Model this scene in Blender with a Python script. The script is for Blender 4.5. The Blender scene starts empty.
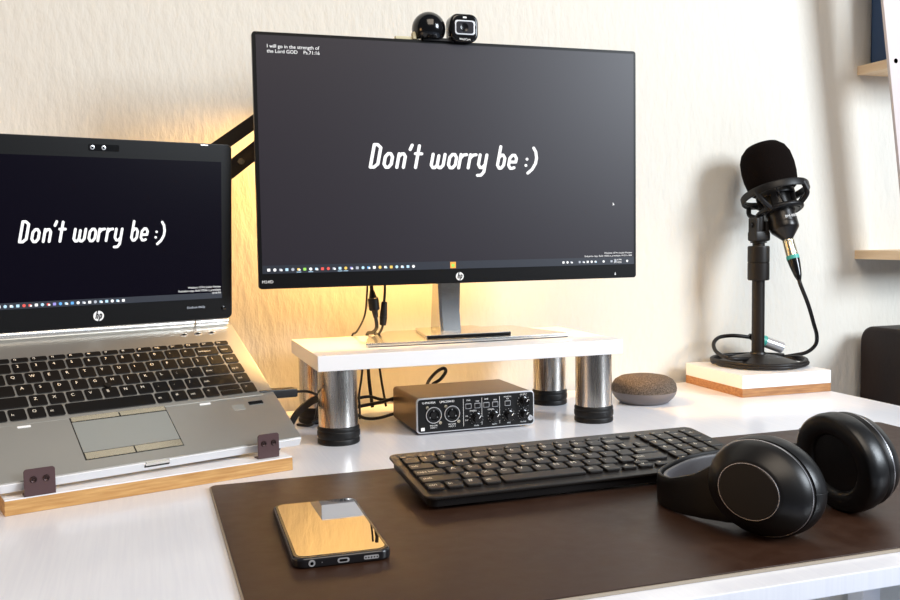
import bpy, bmesh, math, random
from mathutils import Vector, Matrix, Euler
from math import sin, cos, pi, radians, hypot, atan2
random.seed(7)
SC = bpy.context.scene
COL = SC.collection
DZ = 0.75                      # height of the desk top above the floor

# ------------------------------------------------------------------ camera
YAW, PITCH, ROLL, FPX, CAMH = 0.3202, 0.0682, -0.0155, 935.1, 0.2596
f = Vector((sin(YAW)*cos(PITCH), cos(YAW)*cos(PITCH), -sin(PITCH)))
r = Vector((cos(YAW), -sin(YAW), 0)); u = r.cross(f)
r, u = r*cos(ROLL)+u*sin(ROLL), u*cos(ROLL)-r*sin(ROLL)
cam = bpy.data.objects.new('camera', bpy.data.cameras.new('camera')); COL.objects.link(cam)
cam.matrix_world = Matrix(((r.x, u.x, -f.x, 0), (r.y, u.y, -f.y, 0), (r.z, u.z, -f.z, DZ+CAMH), (0, 0, 0, 1)))
cam.data.sensor_width = 36; cam.data.lens = FPX/900*36; cam.data.clip_start = .02
SC.camera = cam

# ------------------------------------------------------------------ world, lights, exposure
W = bpy.data.worlds.new('world'); SC.world = W; W.use_nodes = True
bg = W.node_tree.nodes['Background']; bg.inputs[0].default_value = (.80, .86, 1, 1); bg.inputs[1].default_value = .12
def area(name, loc, target, size, power, color, sy=None, spread=None):
    l = bpy.data.lights.new(name, 'AREA'); l.energy = power; l.color = color
    l.shape = 'RECTANGLE' if sy else 'SQUARE'; l.size = size
    if sy: l.size_y = sy
    if spread: l.spread = spread
    o = bpy.data.objects.new(name, l); COL.objects.link(o); o.location = loc
    o.rotation_euler = (Vector(target)-Vector(loc)).to_track_quat('-Z', 'Y').to_euler()
    return o
area('window_daylight', (2.25, -.75, DZ+1.15), (.55, 1.3, DZ+.2), .8, 74, (.84, .92, 1), 1.0)
area('overhead_fill', (.35, -.1, DZ+1.55), (.4, 1.15, DZ), 1.1, 18, (1, .86, .70))  # added soft fill from above for desk and shadows, not a real fixture
area('left_warm_fill', (-1.1, .75, DZ+.35), (.2, 1.35, DZ+.05), .35, 2.4, (1, .58, .25))  # added warm fill for the wall and riser side, no actual lamp here
SC.view_settings.view_transform = 'Standard'; SC.view_settings.look = 'None'
SC.view_settings.exposure = 0.30; SC.view_settings.gamma = 1; SC.view_settings.use_curve_mapping = False

# ------------------------------------------------------------------ materials
def mat(name, col, rough=.5, metal=0, spec=.5, coat=0, emit=None, es=1, ior=None, coatr=.05):
    m = bpy.data.materials.new(name); m.use_nodes = True
    b = m.node_tree.nodes['Principled BSDF']
    b.inputs['Base Color'].default_value = (*col, 1); b.inputs['Roughness'].default_value = rough
    b.inputs['Metallic'].default_value = metal; b.inputs['Specular IOR Level'].default_value = spec
    b.inputs['Coat Weight'].default_value = coat; b.inputs['Coat Roughness'].default_value = coatr
    if ior: b.inputs['IOR'].default_value = ior
    if emit:
        b.inputs['Emission Color'].default_value = (*emit, 1); b.inputs['Emission Strength'].default_value = es
    return m
def noise(m, scale=(1, 1, 1), nscale=50, detail=4, bump=.2, dist=.001, mixcol=None, lo=.35, hi=.65, roughvar=None):
    nt = m.node_tree; N = nt.nodes; L = nt.links; b = N['Principled BSDF']
    tc = N.new('ShaderNodeTexCoord'); mp = N.new('ShaderNodeMapping'); mp.inputs['Scale'].default_value = scale
    no = N.new('ShaderNodeTexNoise'); no.inputs['Scale'].default_value = nscale; no.inputs['Detail'].default_value = detail
    L.new(tc.outputs['Object'], mp.inputs[0]); L.new(mp.outputs[0], no.inputs['Vector'])
    if bump:
        bp = N.new('ShaderNodeBump'); bp.inputs['Strength'].default_value = bump; bp.inputs['Distance'].default_value = dist
        L.new(no.outputs[0], bp.inputs['Height']); L.new(bp.outputs[0], b.inputs['Normal'])
    if mixcol:
        cr = N.new('ShaderNodeValToRGB'); cr.color_ramp.elements[0].position = lo; cr.color_ramp.elements[1].position = hi
        cr.color_ramp.elements[0].color = b.inputs['Base Color'].default_value; cr.color_ramp.elements[1].color = (*mixcol, 1)
        L.new(no.outputs[0], cr.inputs[0]); L.new(cr.outputs[0], b.inputs['Base Color'])
    if roughvar:
        mr = N.new('ShaderNodeMapRange'); mr.inputs['To Min'].default_value = roughvar[0]; mr.inputs['To Max'].default_value = roughvar[1]
        L.new(no.outputs[0], mr.inputs[0]); L.new(mr.outputs[0], b.inputs['Roughness'])
    return m
M = {}
M['wall'] = noise(mat('textured_wall_paint', (.69, .665, .605), .75, spec=.2), (1, 1, .38), 85, 6, .55, .004)
M['floor'] = noise(mat('floor_vinyl', (.42, .47, .58), .45), (1, 1, 1), 6, 3, .05, .001, (.38, .43, .55))
M['desk'] = noise(mat('white_laminate', (.78, .80, .86), .3, coat=.35, coatr=.12), (60, 2, 1), 6, 4, .10, .0006, (.74, .76, .83))
M['white'] = noise(mat('white_board', (.82, .82, .84), .35, coat=.2), (3, 30, 30), 5, 3, .05, .0005)
M['wood'] = noise(mat('raw_wood_edge', (.40, .19, .05), .55), (6, 40, 90), 4, 6, .25, .0008, (.62, .36, .13), .3, .7)
M['darkwood'] = noise(mat('plywood_edge', (.28, .12, .04), .5), (5, 30, 60), 5, 6, .2, .0008, (.45, .22, .08), .35, .65)
M['pine'] = noise(mat('pine_shelf', (.80, .58, .36), .5), (20, 3, 30), 4, 4, .1, .0006, (.88, .68, .46))
M['leather'] = noise(mat('dark_brown_leather', (.030, .012, .006), .42, spec=.4), (1, 1, 1), 60, 6, .16, .0012, (.040, .018, .010), .35, .7, roughvar=(.34, .52))
M['leather_edge'] = mat('leather_backing_edge', (.36, .31, .25), .7)
M['blackplastic'] = noise(mat('black_plastic', (.006, .005, .005), .42, spec=.3), (1, 1, 1), 600, 2, .06, .0003)
M['gloss'] = mat('gloss_black', (.003, .003, .0035), .15, spec=.4, coat=.2)
M['rubber'] = mat('black_rubber', (.005, .0045, .0045), .5, spec=.3)
M['cable'] = mat('black_cable', (.006, .0045, .004), .45, spec=.35)
M['key'] = mat('black_keycap', (.010, .008, .007), .36, spec=.45)
M['lkey'] = mat('laptop_keycap', (.0025, .002, .002), .45, spec=.25)
M['legend'] = mat('legend_print', (.85, .78, .66), .6)
M['kb'] = mat('keyboard_body', (.009, .007, .006), .36, spec=.45)
M['steel'] = noise(mat('brushed_steel', (.50, .48, .46), .24, 1), (60, 60, 1.2), 10, 4, .08, .0003, (.58, .56, .53), roughvar=(.22, .32))
M['alu'] = noise(mat('brushed_aluminium', (.50, .49, .46), .34, .85), (3, 120, 120), 4, 3, .05, .0003)
M['front'] = mat('satin_silver_edge', (.80, .81, .84), .42, .35)
M['alu2'] = mat('polished_aluminium', (.82, .81, .78), .22, .85)
M['standm'] = mat('satin_silver_stand', (.55, .56, .56), .22, .9)
M['pad'] = noise(mat('touchpad_surface', (.37, .38, .36), .33, .5), (1, 1, 1), 900, 2, .04, .0002)
M['padbtn'] = mat('touchpad_button', (.52, .48, .38), .18, .9)
M['bezel'] = mat('black_bezel', (.005, .005, .0055), .38, spec=.18)
M['screen'] = mat('monitor_screen', (.006, .005, .007), .42, spec=.38, emit=(.010, .0075, .0125), es=1)
M['lscreen'] = mat('laptop_screen', (.002, .0015, .003), .25, spec=.12, emit=(.0006, .0002, .003), es=1)
M['tbar'] = mat('taskbar', (.01, .01, .014), .4, emit=(.010, .014, .022), es=1)
def em(n, c, s=1.): return mat('screen_'+n, (0, 0, 0), .5, emit=c, es=s)
M['ew'] = em('white', (1, 1, 1), 1.0); M['eb'] = em('blue', (.12, .42, .9)); M['ey'] = em('yellow', (.9, .6, .12)); M['er'] = em('red', (.85, .10, .08))
M['eg'] = em('green', (.35, .75, .12)); M['eo'] = em('orange', (.95, .42, .05)); M['el'] = em('light_blue', (.5, .75, .95)); M['ep'] = em('purple', (.35, .3, .75)); M['ed'] = em('grey', (.45, .48, .55))
M['eol'] = em('olive', (.25, .32, .03))
M['fabric'] = noise(mat('charcoal_fabric', (.17, .13, .10), .9, spec=.2), (1, 1, 1), 700, 2, .6, .0012, (.06, .045, .035), .4, .6)
M['spkbase'] = mat('grey_plastic', (.17, .145, .14), .45)
M['foam'] = noise(mat('black_foam', (.006, .004, .0035), .95, spec=.05), (1, 1, 1), 500, 3, .7, .0015)
M['micbody'] = mat('satin_black_metal', (.010, .008, .007), .3, .3)
M['stand'] = noise(mat('powder_coated_black', (.010, .0075, .006), .42, spec=.35), (1, 1, 1), 500, 2, .12, .0004)
M['goldish'] = mat('nickel_connector', (.72, .66, .50), .22, 1)
M['teal'] = mat('teal_ring', (.05, .38, .33), .4)
M['intbody'] = mat('black_metal_warm_reflection', (.16, .09, .045), .33, .75)  # black metal; brown in the colour stands for the warm wall's reflection
M['face'] = mat('black_faceplate', (.003, .003, .0035), .4, spec=.3)
M['rim'] = mat('silver_rim', (.62, .63, .66), .3, .6)
M['print'] = mat('white_print', (.85, .85, .85), .6)
M['maroon'] = noise(mat('maroon_painted_bracket', (.070, .034, .036), .42), (1, 1, 1), 80, 3, .2, .0006)
M['screw'] = mat('dark_screw', (.05, .03, .03), .35, .8)
M['phoneglass'] = mat('phone_glass', (.004, .004, .005), .015, ior=2.3, spec=1.0, coat=1, coatr=.01)
M['phonecase'] = mat('glossy_black_case', (.010, .010, .012), .16)
M['hp'] = noise(mat('soft_black_plastic', (.004, .0033, .0033), .38, spec=.35), (1, 1, 1), 300, 3, .06, .0004)
M['hpad'] = noise(mat('black_leatherette', (.0035, .0035, .004), .36, spec=.4), (1, 1, 1), 160, 4, .22, .0008)
M['hpin'] = mat('grey_band_lining', (.09, .09, .10), .35)
M['chrome'] = mat('thin_chrome_ring', (.55, .54, .56), .25, .9)
M['navy'] = noise(mat('navy_binder', (.018, .055, .14), .55), (1, 1, 1), 200, 3, .1, .0004)
M['case'] = noise(mat('dark_brown_case', (.012, .006, .005), .5, spec=.25), (1, 1, 1), 120, 4, .3, .001)
M['palepink'] = noise(mat('pale_painted_board', (.56, .49, .48), .5), (1, 1, 1), 30, 3, .1, .0006)
M['bulb'] = mat('warm_bulb', (1, .8, .5), .4, emit=(1, .62, .25), es=6)
M['tan'] = mat('tan_rubber', (.55, .50, .33), .6)
M['lens'] = mat('lens_glass', (.03, .03, .035), .08, coat=1)

# ------------------------------------------------------------------ helpers
I4 = Matrix.Identity(4)
def T(x=0, y=0, z=0): return Matrix.Translation((x, y, z))
def RX(a): return Matrix.Rotation(a, 4, 'X')
def RY(a): return Matrix.Rotation(a, 4, 'Y')
def RZ(a): return Matrix.Rotation(a, 4, 'Z')
def S(x, y, z): return Matrix.Diagonal((x, y, z, 1))
def thing(name, label, cat, loc=(0, 0, 0), rot=(0, 0, 0), group=None):
    o = bpy.data.objects.new(name, None); COL.objects.link(o); o.empty_display_size = .02
    o.location = (loc[0], loc[1], loc[2]+DZ); o.rotation_euler = rot
    return tag(o, label, cat, group)
def tag(o, label, cat, group=None):
    o['label'] = label; o['category'] = cat
    if group: o['group'] = group
    return o
class B:
    """collects shapes for ONE mesh object"""
    def __init__(s): s.bm = bmesh.new(); s.mats = []
    def mi(s, m):
        if m not in s.mats: s.mats.append(m)
        return s.mats.index(m)
    def _add(s, bm, m, mtx):
        k = s.mi(m)
        for f_ in bm.faces: f_.material_index = k
        if mtx is not None: bmesh.ops.transform(bm, matrix=mtx, verts=bm.verts)
        me = bpy.data.meshes.new('t'); bm.to_mesh(me); bm.free(); s.bm.from_mesh(me); bpy.data.meshes.remove(me)
        return s
    def box(s, lo, hi, m, bev=0, seg=2, mtx=None):
        bm = bmesh.new(); bmesh.ops.create_cube(bm, size=1)
        lo, hi = Vector(lo), Vector(hi); d = hi-lo; c = (hi+lo)/2
        for v in bm.verts: v.co = Vector((v.co.x*d.x, v.co.y*d.y, v.co.z*d.z))+c
        if bev: bmesh.ops.bevel(bm, geom=bm.edges[:], offset=bev, segments=seg, profile=.5, affect='EDGES')
        return s._add(bm, m, mtx)
    def lathe(s, prof, m, mtx=None, n=48, power=None, cap=True):
        bm = bmesh.new(); rings = []
        for (rr, z) in prof:
            if rr < 1e-7: rings.append([bm.verts.new((0, 0, z))]); continue
            ring = []
            for i in range(n):
                a = 2*pi*i/n; c_, s_ = cos(a), sin(a)
                if power: k = (abs(c_)**power+abs(s_)**power)**(-1/power)
                else: k = 1
                ring.append(bm.verts.new((rr*k*c_, rr*k*s_, z)))
            rings.append(ring)
        for a, b in zip(rings, rings[1:]):
            for i in range(n):
                j = (i+1) % n
                if len(a) == 1 and len(b) == 1: break
                if len(a) == 1: bm.faces.new((a[0], b[i], b[j]))
                elif len(b) == 1: bm.faces.new((a[i], a[j], b[0]))
                else: bm.faces.new((a[i], a[j], b[j], b[i]))
        if cap and len(rings[0]) > 1: bm.faces.new(rings[0][::-1])
        if cap and len(rings[-1]) > 1: bm.faces.new(rings[-1])
        bmesh.ops.recalc_face_normals(bm, faces=bm.faces)
        return s._add(bm, m, mtx)
    def cyl(s, p0, p1, rad, m, n=32, r1=None, bev=0):
        p0, p1 = Vector(p0), Vector(p1); d = p1-p0; L = d.length
        q = Matrix.Translation(p0) @ d.to_track_quat('Z', 'Y').to_matrix().to_4x4()
        r1 = rad if r1 is None else r1
        pr = [(0, 0), (rad-bev, 0), (rad, bev), (r1, L-bev), (r1-bev, L), (0, L)] if bev else [(0, 0), (rad, 0), (r1, L), (0, L)]
        return s.lathe(pr, m, q, n)
    def prism(s, pts, z0, z1, m, mtx=None, bev=0, seg=2):
        bm = bmesh.new(); vs = [bm.verts.new((x, y, z0)) for x, y in pts]
        f0 = bm.faces.new(vs); ex = bmesh.ops.extrude_face_region(bm, geom=[f0])
        nv = [e for e in ex['geom'] if isinstance(e, bmesh.types.BMVert)]
        for v in nv: v.co.z = z1
        bmesh.ops.recalc_face_normals(bm, faces=bm.faces)
        if bev:
            es = [e for e in bm.edges if abs(e.verts[0].co.z-e.verts[1].co.z) < 1e-9]
            bmesh.ops.bevel(bm, geom=es, offset=bev, segments=seg, profile=.5, affect='EDGES')
        return s._add(bm, m, mtx)
    def tube(s, pts, rad, m, n=10, res=8, flat=None, smooth=True, mtx=None):
        P = [Vector(p) for p in pts]
        if smooth and len(P) > 2:
            Q = []
            E = [P[0]*2-P[1]]+P+[P[-1]*2-P[-2]]
            for i in range(1, len(E)-2):
                a, b, c, d = E[i-1:i+3]
                for k in range(res):
                    t = k/res
                    Q.append(.5*((2*b)+(c-a)*t+(2*a-5*b+4*c-d)*t*t+(3*b-a-3*c+d)*t**3))
            Q.append(P[-1]); P = Q
        bm = bmesh.new(); rings = []; up = Vector((0, 0, 1)); prev = None
        for i, p in enumerate(P):
            t = (P[min(i+1, len(P)-1)]-P[max(i-1, 0)]).normalized()
            if prev is None: nrm = t.cross(up if abs(t.z) < .95 else Vector((0, 1, 0))).normalized()
            else: nrm = (prev-t*prev.dot(t)).normalized()
            prev = nrm; bn = t.cross(nrm)
            if flat:   # (half width along horizontal normal, half height)
                pr = [(sx*flat[0], sy*flat[1]) for sx, sy in ((1, 1), (-1, 1), (-1, -1), (1, -1))]
            else: pr = [(rad*cos(2*pi*k/n), rad*sin(2*pi*k/n)) for k in range(n)]
            rings.append([bm.verts.new(p+nrm*a+bn*b) for a, b in pr])
        for a, b in zip(rings, rings[1:]):
            for i in range(len(a)):
                j = (i+1) % len(a); bm.faces.new((a[i], a[j], b[j], b[i]))
        bm.faces.new(rings[0][::-1]); bm.faces.new(rings[-1])
        bmesh.ops.recalc_face_normals(bm, faces=bm.faces)
        return s._add(bm, m, mtx)
    def text(s, body, size, m, mtx, align='LEFT', sx=1.):
        cu = bpy.data.curves.new('t', 'FONT'); cu.body = body; cu.size = size; cu.align_x = align; cu.resolution_u = 3
        o = bpy.data.objects.new('t', cu); COL.objects.link(o)
        dg = bpy.context.evaluated_depsgraph_get(); me = bpy.data.meshes.new_from_object(o.evaluated_get(dg))
        bm = bmesh.new(); bm.from_mesh(me)
        bpy.data.objects.remove(o); bpy.data.curves.remove(cu); bpy.data.meshes.remove(me)
        return s._add(bm, m, mtx @ S(sx, 1, 1))
    def stroke(s, pts, w, m, mtx):
        """flat ribbon with round joints in the local XY plane"""
        bm = bmesh.new()
        for (x, y) in pts:
            bm.faces.new([bm.verts.new((x+w/2*cos(2*pi*k/12), y+w/2*sin(2*pi*k/12), 0)) for k in range(12)])
        for (a, b), (c, d) in zip(pts, pts[1:]):
            L = hypot(c-a, d-b)
            if L < 1e-9: continue
            nx, ny = -(d-b)/L*w/2, (c-a)/L*w/2
            bm.faces.new([bm.verts.new(q) for q in ((a+nx, b+ny, 0), (a-nx, b-ny, 0), (c-nx, d-ny, 0), (c+nx, d+ny, 0))])
        return s._add(bm, m, mtx)
    def done(s, name, parent=None, smooth=True, angle=40, label=None, loc=None, rot=None):
        me = bpy.data.meshes.new(name); s.bm.to_mesh(me); s.bm.free()
        for m in s.mats: me.materials.append(m)
        if smooth:
            me.polygons.foreach_set('use_smooth', [True]*len(me.polygons)); me.set_sharp_from_angle(angle=radians(angle))
        o = bpy.data.objects.new(name, me); COL.objects.link(o)
        if smooth: o.modifiers.new('weighted_normals', 'WEIGHTED_NORMAL').keep_sharp = True
        if parent is not None: o.parent = parent
        if loc: o.location = loc
        if rot: o.rotation_euler = rot
        if label: o['label'] = label
        return o
def rrect(x0, y0, x1, y1, rad, n=5):
    out = []
    for cx, cy, a0 in ((x1-rad, y1-rad, 0), (x0+rad, y1-rad, 90), (x0+rad, y0+rad, 180), (x1-rad, y0+rad, 270)):
        for k in range(n+1):
            a = radians(a0+90*k/n); out.append((cx+rad*cos(a), cy+rad*sin(a)))
    return out
FR = RX(pi/2)          # maps local XY (x right, y up) onto a plane facing -Y

# ------------------------------------------------------------------ setting
def struct(o): o['kind'] = 'structure'; return o
o = B().box((-2.2, 1.42, -DZ), (3.4, 1.52, 1.75), M['wall']).done('wall_back', smooth=False); o.location.z = DZ; struct(o)
o = B().box((-2.2, -1.6, -.05), (3.4, 1.42, 0), M['floor']).done('floor', smooth=False); struct(o)
o = B().box((-2.2, 1.405, 0), (3.4, 1.42, .07), M['white'], .003).done('baseboard_back', smooth=False); struct(o)

# ------------------------------------------------------------------ desk
DX0, DX1, DY0, DY1 = -.75, 1.056, .562, 1.403
t = thing('desk', 'white laminate desk standing against the textured wall', 'desk', (0, 0, -DZ))
B().box((DX0, DY0, DZ-.0155), (DX1, DY1, DZ), M['desk'], .0012).done('tabletop', t)
for x in (DX0+.05, DX1-.11):
    for y in (DY0+.05, DY1-.11):
        B().box((x, y, 0), (x+.06, y+.06, DZ-.0155), M['white'], .003).done('leg', t)
B().box((DX0+.06, DY1-.07, DZ-.10), (DX1-.06, DY1-.052, DZ-.0155), M['white'], .002).done('apron', t)

# ------------------------------------------------------------------ desk mat
g = B(); g.prism(rrect(.061, .587, .93, .9936, .006), 0, .0022, M['leather_edge'])
o = g.done('desk_mat', None, label='x'); o.location = (0, 0, DZ)
bm_ = bmesh.new()
g = B(); g.bm.from_mesh(o.data); g.mats = [M['leather_edge']]
g.prism(rrect(.0625, .5885, .9285, .992, .006), .0022, .0034, M['leather'], bev=.0005)
old = o.data; bpy.data.objects.remove(o); bpy.data.meshes.remove(old)
o = g.done('desk_mat'); o.location = (0, 0, DZ+.0003)
tag(o, 'large dark brown leather desk mat with pale backing along its edge', 'desk mat')
MZ = .0038

# ------------------------------------------------------------------ screen lettering
GL = {'D': [[(0, 0), (0, 92), (13, 92), (27, 80), (27, 13), (14, 0), (0, 0)]],
 'o': [[(0, 13), (0, 43), (9, 56), (19, 56), (28, 43), (28, 13), (19, 0), (9, 0), (0, 13)]],
 'n': [[(0, 0), (0, 56)], [(0, 43), (9, 55), (18, 56), (26, 45), (26, 0)]],
 "'": [[(0, 74), (5, 92)]],
 't': [[(10, 0), (10, 90)], [(0, 57), (25, 57)]],
 'w': [[(0, 56), (0, 11), (8, 0), (16, 0), (24, 11), (24, 50)], [(24, 11), (32, 0), (40, 0), (48, 11), (48, 56)]],
 'r': [[(0, 0), (0, 56)], [(0, 40), (10, 54), (23, 56)]],
 'y': [[(0, 56), (0, 15), (9, 2), (19, 2), (28, 15)], [(28, 56), (28, -16), (19, -30), (4, -31)]],
 'b': [[(0, 92), (0, 13), (9, 0), (17, 0), (26, 13), (26, 43), (17, 56), (9, 56), (0, 43)]],
 'e': [[(25, 3), (18, 0), (9, 0), (0, 13), (0, 43), (9, 56), (19, 56), (28, 43), (28, 27), (2, 27)]],
 ':': [[(0, 13)], [(0, 40)]],
 ')': [[(0, -20), (16, -3), (26, 22), (26, 45), (18, 72), (6, 88)]]}
PLACE = [('D', 133), ('o', 184), ('n', 236), ("'", 276), ('t', 300), ('w', 371), ('o', 440), ('r', 484), ('r', 523), ('y', 563), ('b', 643), ('e', 690), (':', 764), (')', 778)]
def headline(x0, y0, width, height, plane, parent):
    """white slanted sentence; x0,y0 = left baseline; height = cap height"""
    kx = width/692; ky = height/92; g = B(); w = 12.5
    for ch, bx in PLACE:
        for st in GL[ch]:
            g.stroke([(x+bx-133+.19*y, y) for x, y in st], w, M['ew'], plane @ T(x0, y0, 0) @ S(kx, ky, 1))
    return g.done('headline_text', parent, smooth=False, label='white slanted lettering reading Don\'t worry be :)')
def icons(g, x0, step, y, sz, cols, plane):
    for i, c in enumerate(cols):
        if c is None: continue
        x = x0+i*step
        kind = (i*7) % 3
        if kind == 0: g.prism(rrect(x-sz*.45, y-sz*.42, x+sz*.45, y+sz*.42, sz*.12, 2), 0, .00005, M[c], plane)
        elif kind == 1: g.prism([(x+sz*.48*cos(a*pi/6), y+sz*.48*sin(a*pi/6)) for a in range(12)], 0, .00005, M[c], plane)
        else:
            g.prism(rrect(x-sz*.48, y-sz*.35, x+sz*.3, y+sz*.35, sz*.1, 2), 0, .00005, M[c], plane)
            g.prism(rrect(x-sz*.1, y-sz*.42, x+sz*.5, y+sz*.1, sz*.1, 2), 0, .00007, M['ew' if c != 'ew' else 'el'], plane)
def logo(parent, x, y, rad, plane, name='round_logo'):
    g = B(); P = plane @ T(x, y, .0002)
    g.prism([(rad*cos(a*pi/16), rad*sin(a*pi/16)) for a in range(32)], 0, .0002, M['print'], P)
    w = rad*.22; P2 = P @ T(0, 0, .0003)
    k = rad
    for st in ([(-.52, -.42), (-.18, .98)], [(-.36, .25), (-.12, .33), (-.06, .15), (-.22, -.45)], [(.0, -.98), (.32, .33)], [(.28, .3), (.55, .32), (.6, .1), (.42, -.42), (.14, -.45)]):
        g.stroke([(a*k, b*k) for a, b in st], w, M['bezel'], P2)
    return g.done(name, parent, smooth=False)

# ------------------------------------------------------------------ monitor riser
RX0, RX1, RY0, RY1, RZT, RT = .2033, .6239, 1.1322, 1.3400, .1153, .0199
t = thing('monitor_riser', 'low white shelf on four brushed steel legs under the large monitor', 'monitor stand', (RX0, RY0, 0))
w_, d_ = RX1-RX0, RY1-RY0
B().box((0, 0, RZT-RT), (w_, d_, RZT), M['white'], .0012).done('shelf_board', t)
for x in (.030, w_-.030):
    for y in (.030, d_-.030):
        g = B(); g.lathe([(0, .017), (.0248, .017), (.0250, .019), (.0250, .0945), (.0248, RZT-RT), (0, RZT-RT)], M['steel'], T(x, y, 0), 64)
        lg = g.done('leg', t)
        g = B(); g.lathe([(0, 0), (.0255, 0), (.0268, .0015), (.0268, .0055), (.0258, .007), (.0262, .008), (.0272, .010), (.0272, .0155), (.0262, .017), (.0268, .018), (.0268, .0205), (.0256, .0225), (.0251, .0228)], M['rubber'], T(x, y, 0), 64)
        g.done('rubber_foot', lg, label='black ribbed rubber foot')

# ------------------------------------------------------------------ monitor
MX, MY, MZ0, MW, MH = .1434, 1.2004, .1958, .5395, .3226
t = thing('monitor', 'large black monitor with thin bezel on the white riser, showing a dark desktop', 'monitor', (MX, MY, RZT))
zb = MZ0-RZT
PL = FR
g = B(); P = T(0, 0, zb) @ PL
g.prism(rrect(0, 0, MW, MH, .004), -.009, 0, M['bezel'], P, bev=.0008)
g.prism(rrect(.05, .02, MW-.05, MH-.05, .03), -.028, -.009, M['blackplastic'], P, bev=.006)
fr = g.done('housing', t)
SX0, SX1, SY0, SY1 = .0045, .5355, .0195, .3185
scp = T(0, -.0004, zb) @ PL
sc = B().prism(rrect(SX0, SY0, SX1, SY1, .0005, 1), -.0003, 0, M['screen'], scp).done('screen', t, smooth=False, label='screen showing a dark desktop')
pl1 = T(0, -.0007, zb) @ PL; pl2 = T(0, -.0010, zb) @ PL
headline(.1475, .1553, .2405, .0293, pl2, sc)
g = B(); g.text('I will go in the strength of', .0062, M['ew'], pl2 @ T(.0178, .3030, 0), sx=1.02); g.text('the Lord GOD    Ps.71:16', .0062, M['ew'], pl2 @ T(.0178, .2967, 0), sx=1.02)
g.done('verse_text', sc, smooth=False, label='small white verse in the top corner')
B().box((SX0, SY0, 0), (SX1, SY0+.0105, .00005), M['tbar'], mtx=pl1).done('taskbar', sc, smooth=False)
g = B()
icons(g, .0125, .00765, .0243, .0042, ['ew', 'ew', 'ed', 'el', 'ed', 'ey', 'eg', 'ew', 'el', 'er', 'er', 'ed', 'el', 'ey', 'ep', 'ed', 'el', 'eb', 'ew', 'ey', 'ew', 'ey', 'el', 'ew', 'el', 'ew'], pl2)
for k in (5, 7, 12, 13): g.box((.0125+.00765*k-.003, .0205, 0), (.0125+.00765*k+.003, .0212, .00005), M['el'], mtx=pl2)
g.done('taskbar_icons', sc, smooth=False); g = B()
g.box((.2555, SY0+.001, 0), (.2635, SY0+.0095, .00006), M['eo'], mtx=pl2); g.prism(rrect(.2572, .0222, .2615, .0264, .0008, 2), .0001, .00016, M['eg'], pl2)
g.done('highlighted_icon', sc, smooth=False); g = B()
icons(g, .4235, .0063, .0243, .0036, ['ew', 'ew', 'ed', None, 'ed', 'ed', 'ew', 'ew', 'ew', None, 'ew', None, 'ed', 'ed', None, None, 'ew'], pl2)
g.text('10:18 PM', .0032, M['ew'], pl2 @ T(.503, .0252, 0)); g.text('5/13/2021', .0032, M['ew'], pl2 @ T(.503, .0217, 0))
g.done('notification_icons', sc, smooth=False)
g = B(); g.text('Windows 10 Pro Insider Preview', .0033, M['ew'], pl2 @ T(.532, .0352, 0), 'RIGHT'); g.text('Evaluation copy. Build 19536.rs_prerelease.191211-1446', .0033, M['ew'], pl2 @ T(.532, .0312, 0), 'RIGHT')
g.done('evaluation_text', sc, smooth=False)
g = B(); g.prism([(.5015, .1085), (.5015, .1035), (.5028, .1046), (.5042, .1046)], 0, .00005, M['ew'], pl2); g.done('cursor', sc, smooth=False)
lp = T(0, -.0003, zb) @ PL
logo(t, .2690, .0092, .0056, lp)
g = B(); g.text('M24fD', .0052, M['print'], lp @ T(.0037, .0075, 0)); g.done('model_lettering', t, smooth=False)
g = B(); g.box((.5043, .0045, 0), (.5062, .0068, .0004), M['print'], mtx=lp); g.box((.5049, .0074, 0), (.5058, .0083, .0004), M['print'], mtx=lp); g.done('power_symbol', t, smooth=False)
# stand: column and plate
cx = .4165-MX
g = B()
bm = bmesh.new()
for (z, hw, y0, y1) in ((.012, .0155, .066, .108), (.040, .0155, .066, .100), (.085, .0165, .062, .088), (.16, .0165, .045, .075)):
    pass
secs = [(.008, .0150, .050, .105), (.035, .0152, .056, .100), (.075, .0165, .056, .088), (.13, .0165, .040, .070), (.19, .0165, .026, .05)]
rings = [[bm.verts.new((cx+sx*hw, y0 if sy < 0 else y1, z)) for sx, sy in ((-1, -1), (1, -1), (1, 1), (-1, 1))] for z, hw, y0, y1 in secs]
for a, b in zip(rings, rings[1:]):
    for i in range(4): bm.faces.new((a[i], a[(i+1) % 4], b[(i+1) % 4], b[i]))
bm.faces.new(rings[0][::-1]); bm.faces.new(rings[-1])
bmesh.ops.bevel(bm, geom=[e for e in bm.edges if abs(e.verts[0].co.z-e.verts[1].co.z) > .01], offset=.003, segments=2, affect='EDGES')
g._add(bm, M['standm'], None); g.done('stand_column', t, label='silver stand column')
g = B()
fl, fr_ = .2776-MX, .5743-MX
pts = [(fl, -.0105), (fl+.03, -.0125), ((fl+fr_)/2, -.0150), (fr_-.03, -.0125), (fr_, -.0105), (fr_-.016, .050), (.5418-MX, .130), (.5300-MX, .134), (.352-MX, .134), (.3405-MX, .130), (fl+.016, .050)]
g.prism(pts, .0012, .0058, M['standm'], bev=.0010)
g.prism([(cx+(x-cx)*.97, y+(.003 if y < 0 else -.003)) for x, y in pts], 0, .0012, M['rubber'])
g.done('stand_base', t, label='flat silver stand plate')
g = B(); g.prism([(.3649-MX, .004), (.4882-MX, .004), (.4700-MX, .112), (.381-MX, .112)], .0058, .0108, M['standm'], bev=.001)
g.box((.3665-MX, .0026, .0062), (.4868-MX, .0040, .0100), M['gloss'])
g.done('stand_foot_wedge', t, label='raised silver wedge with black front slot')

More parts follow.
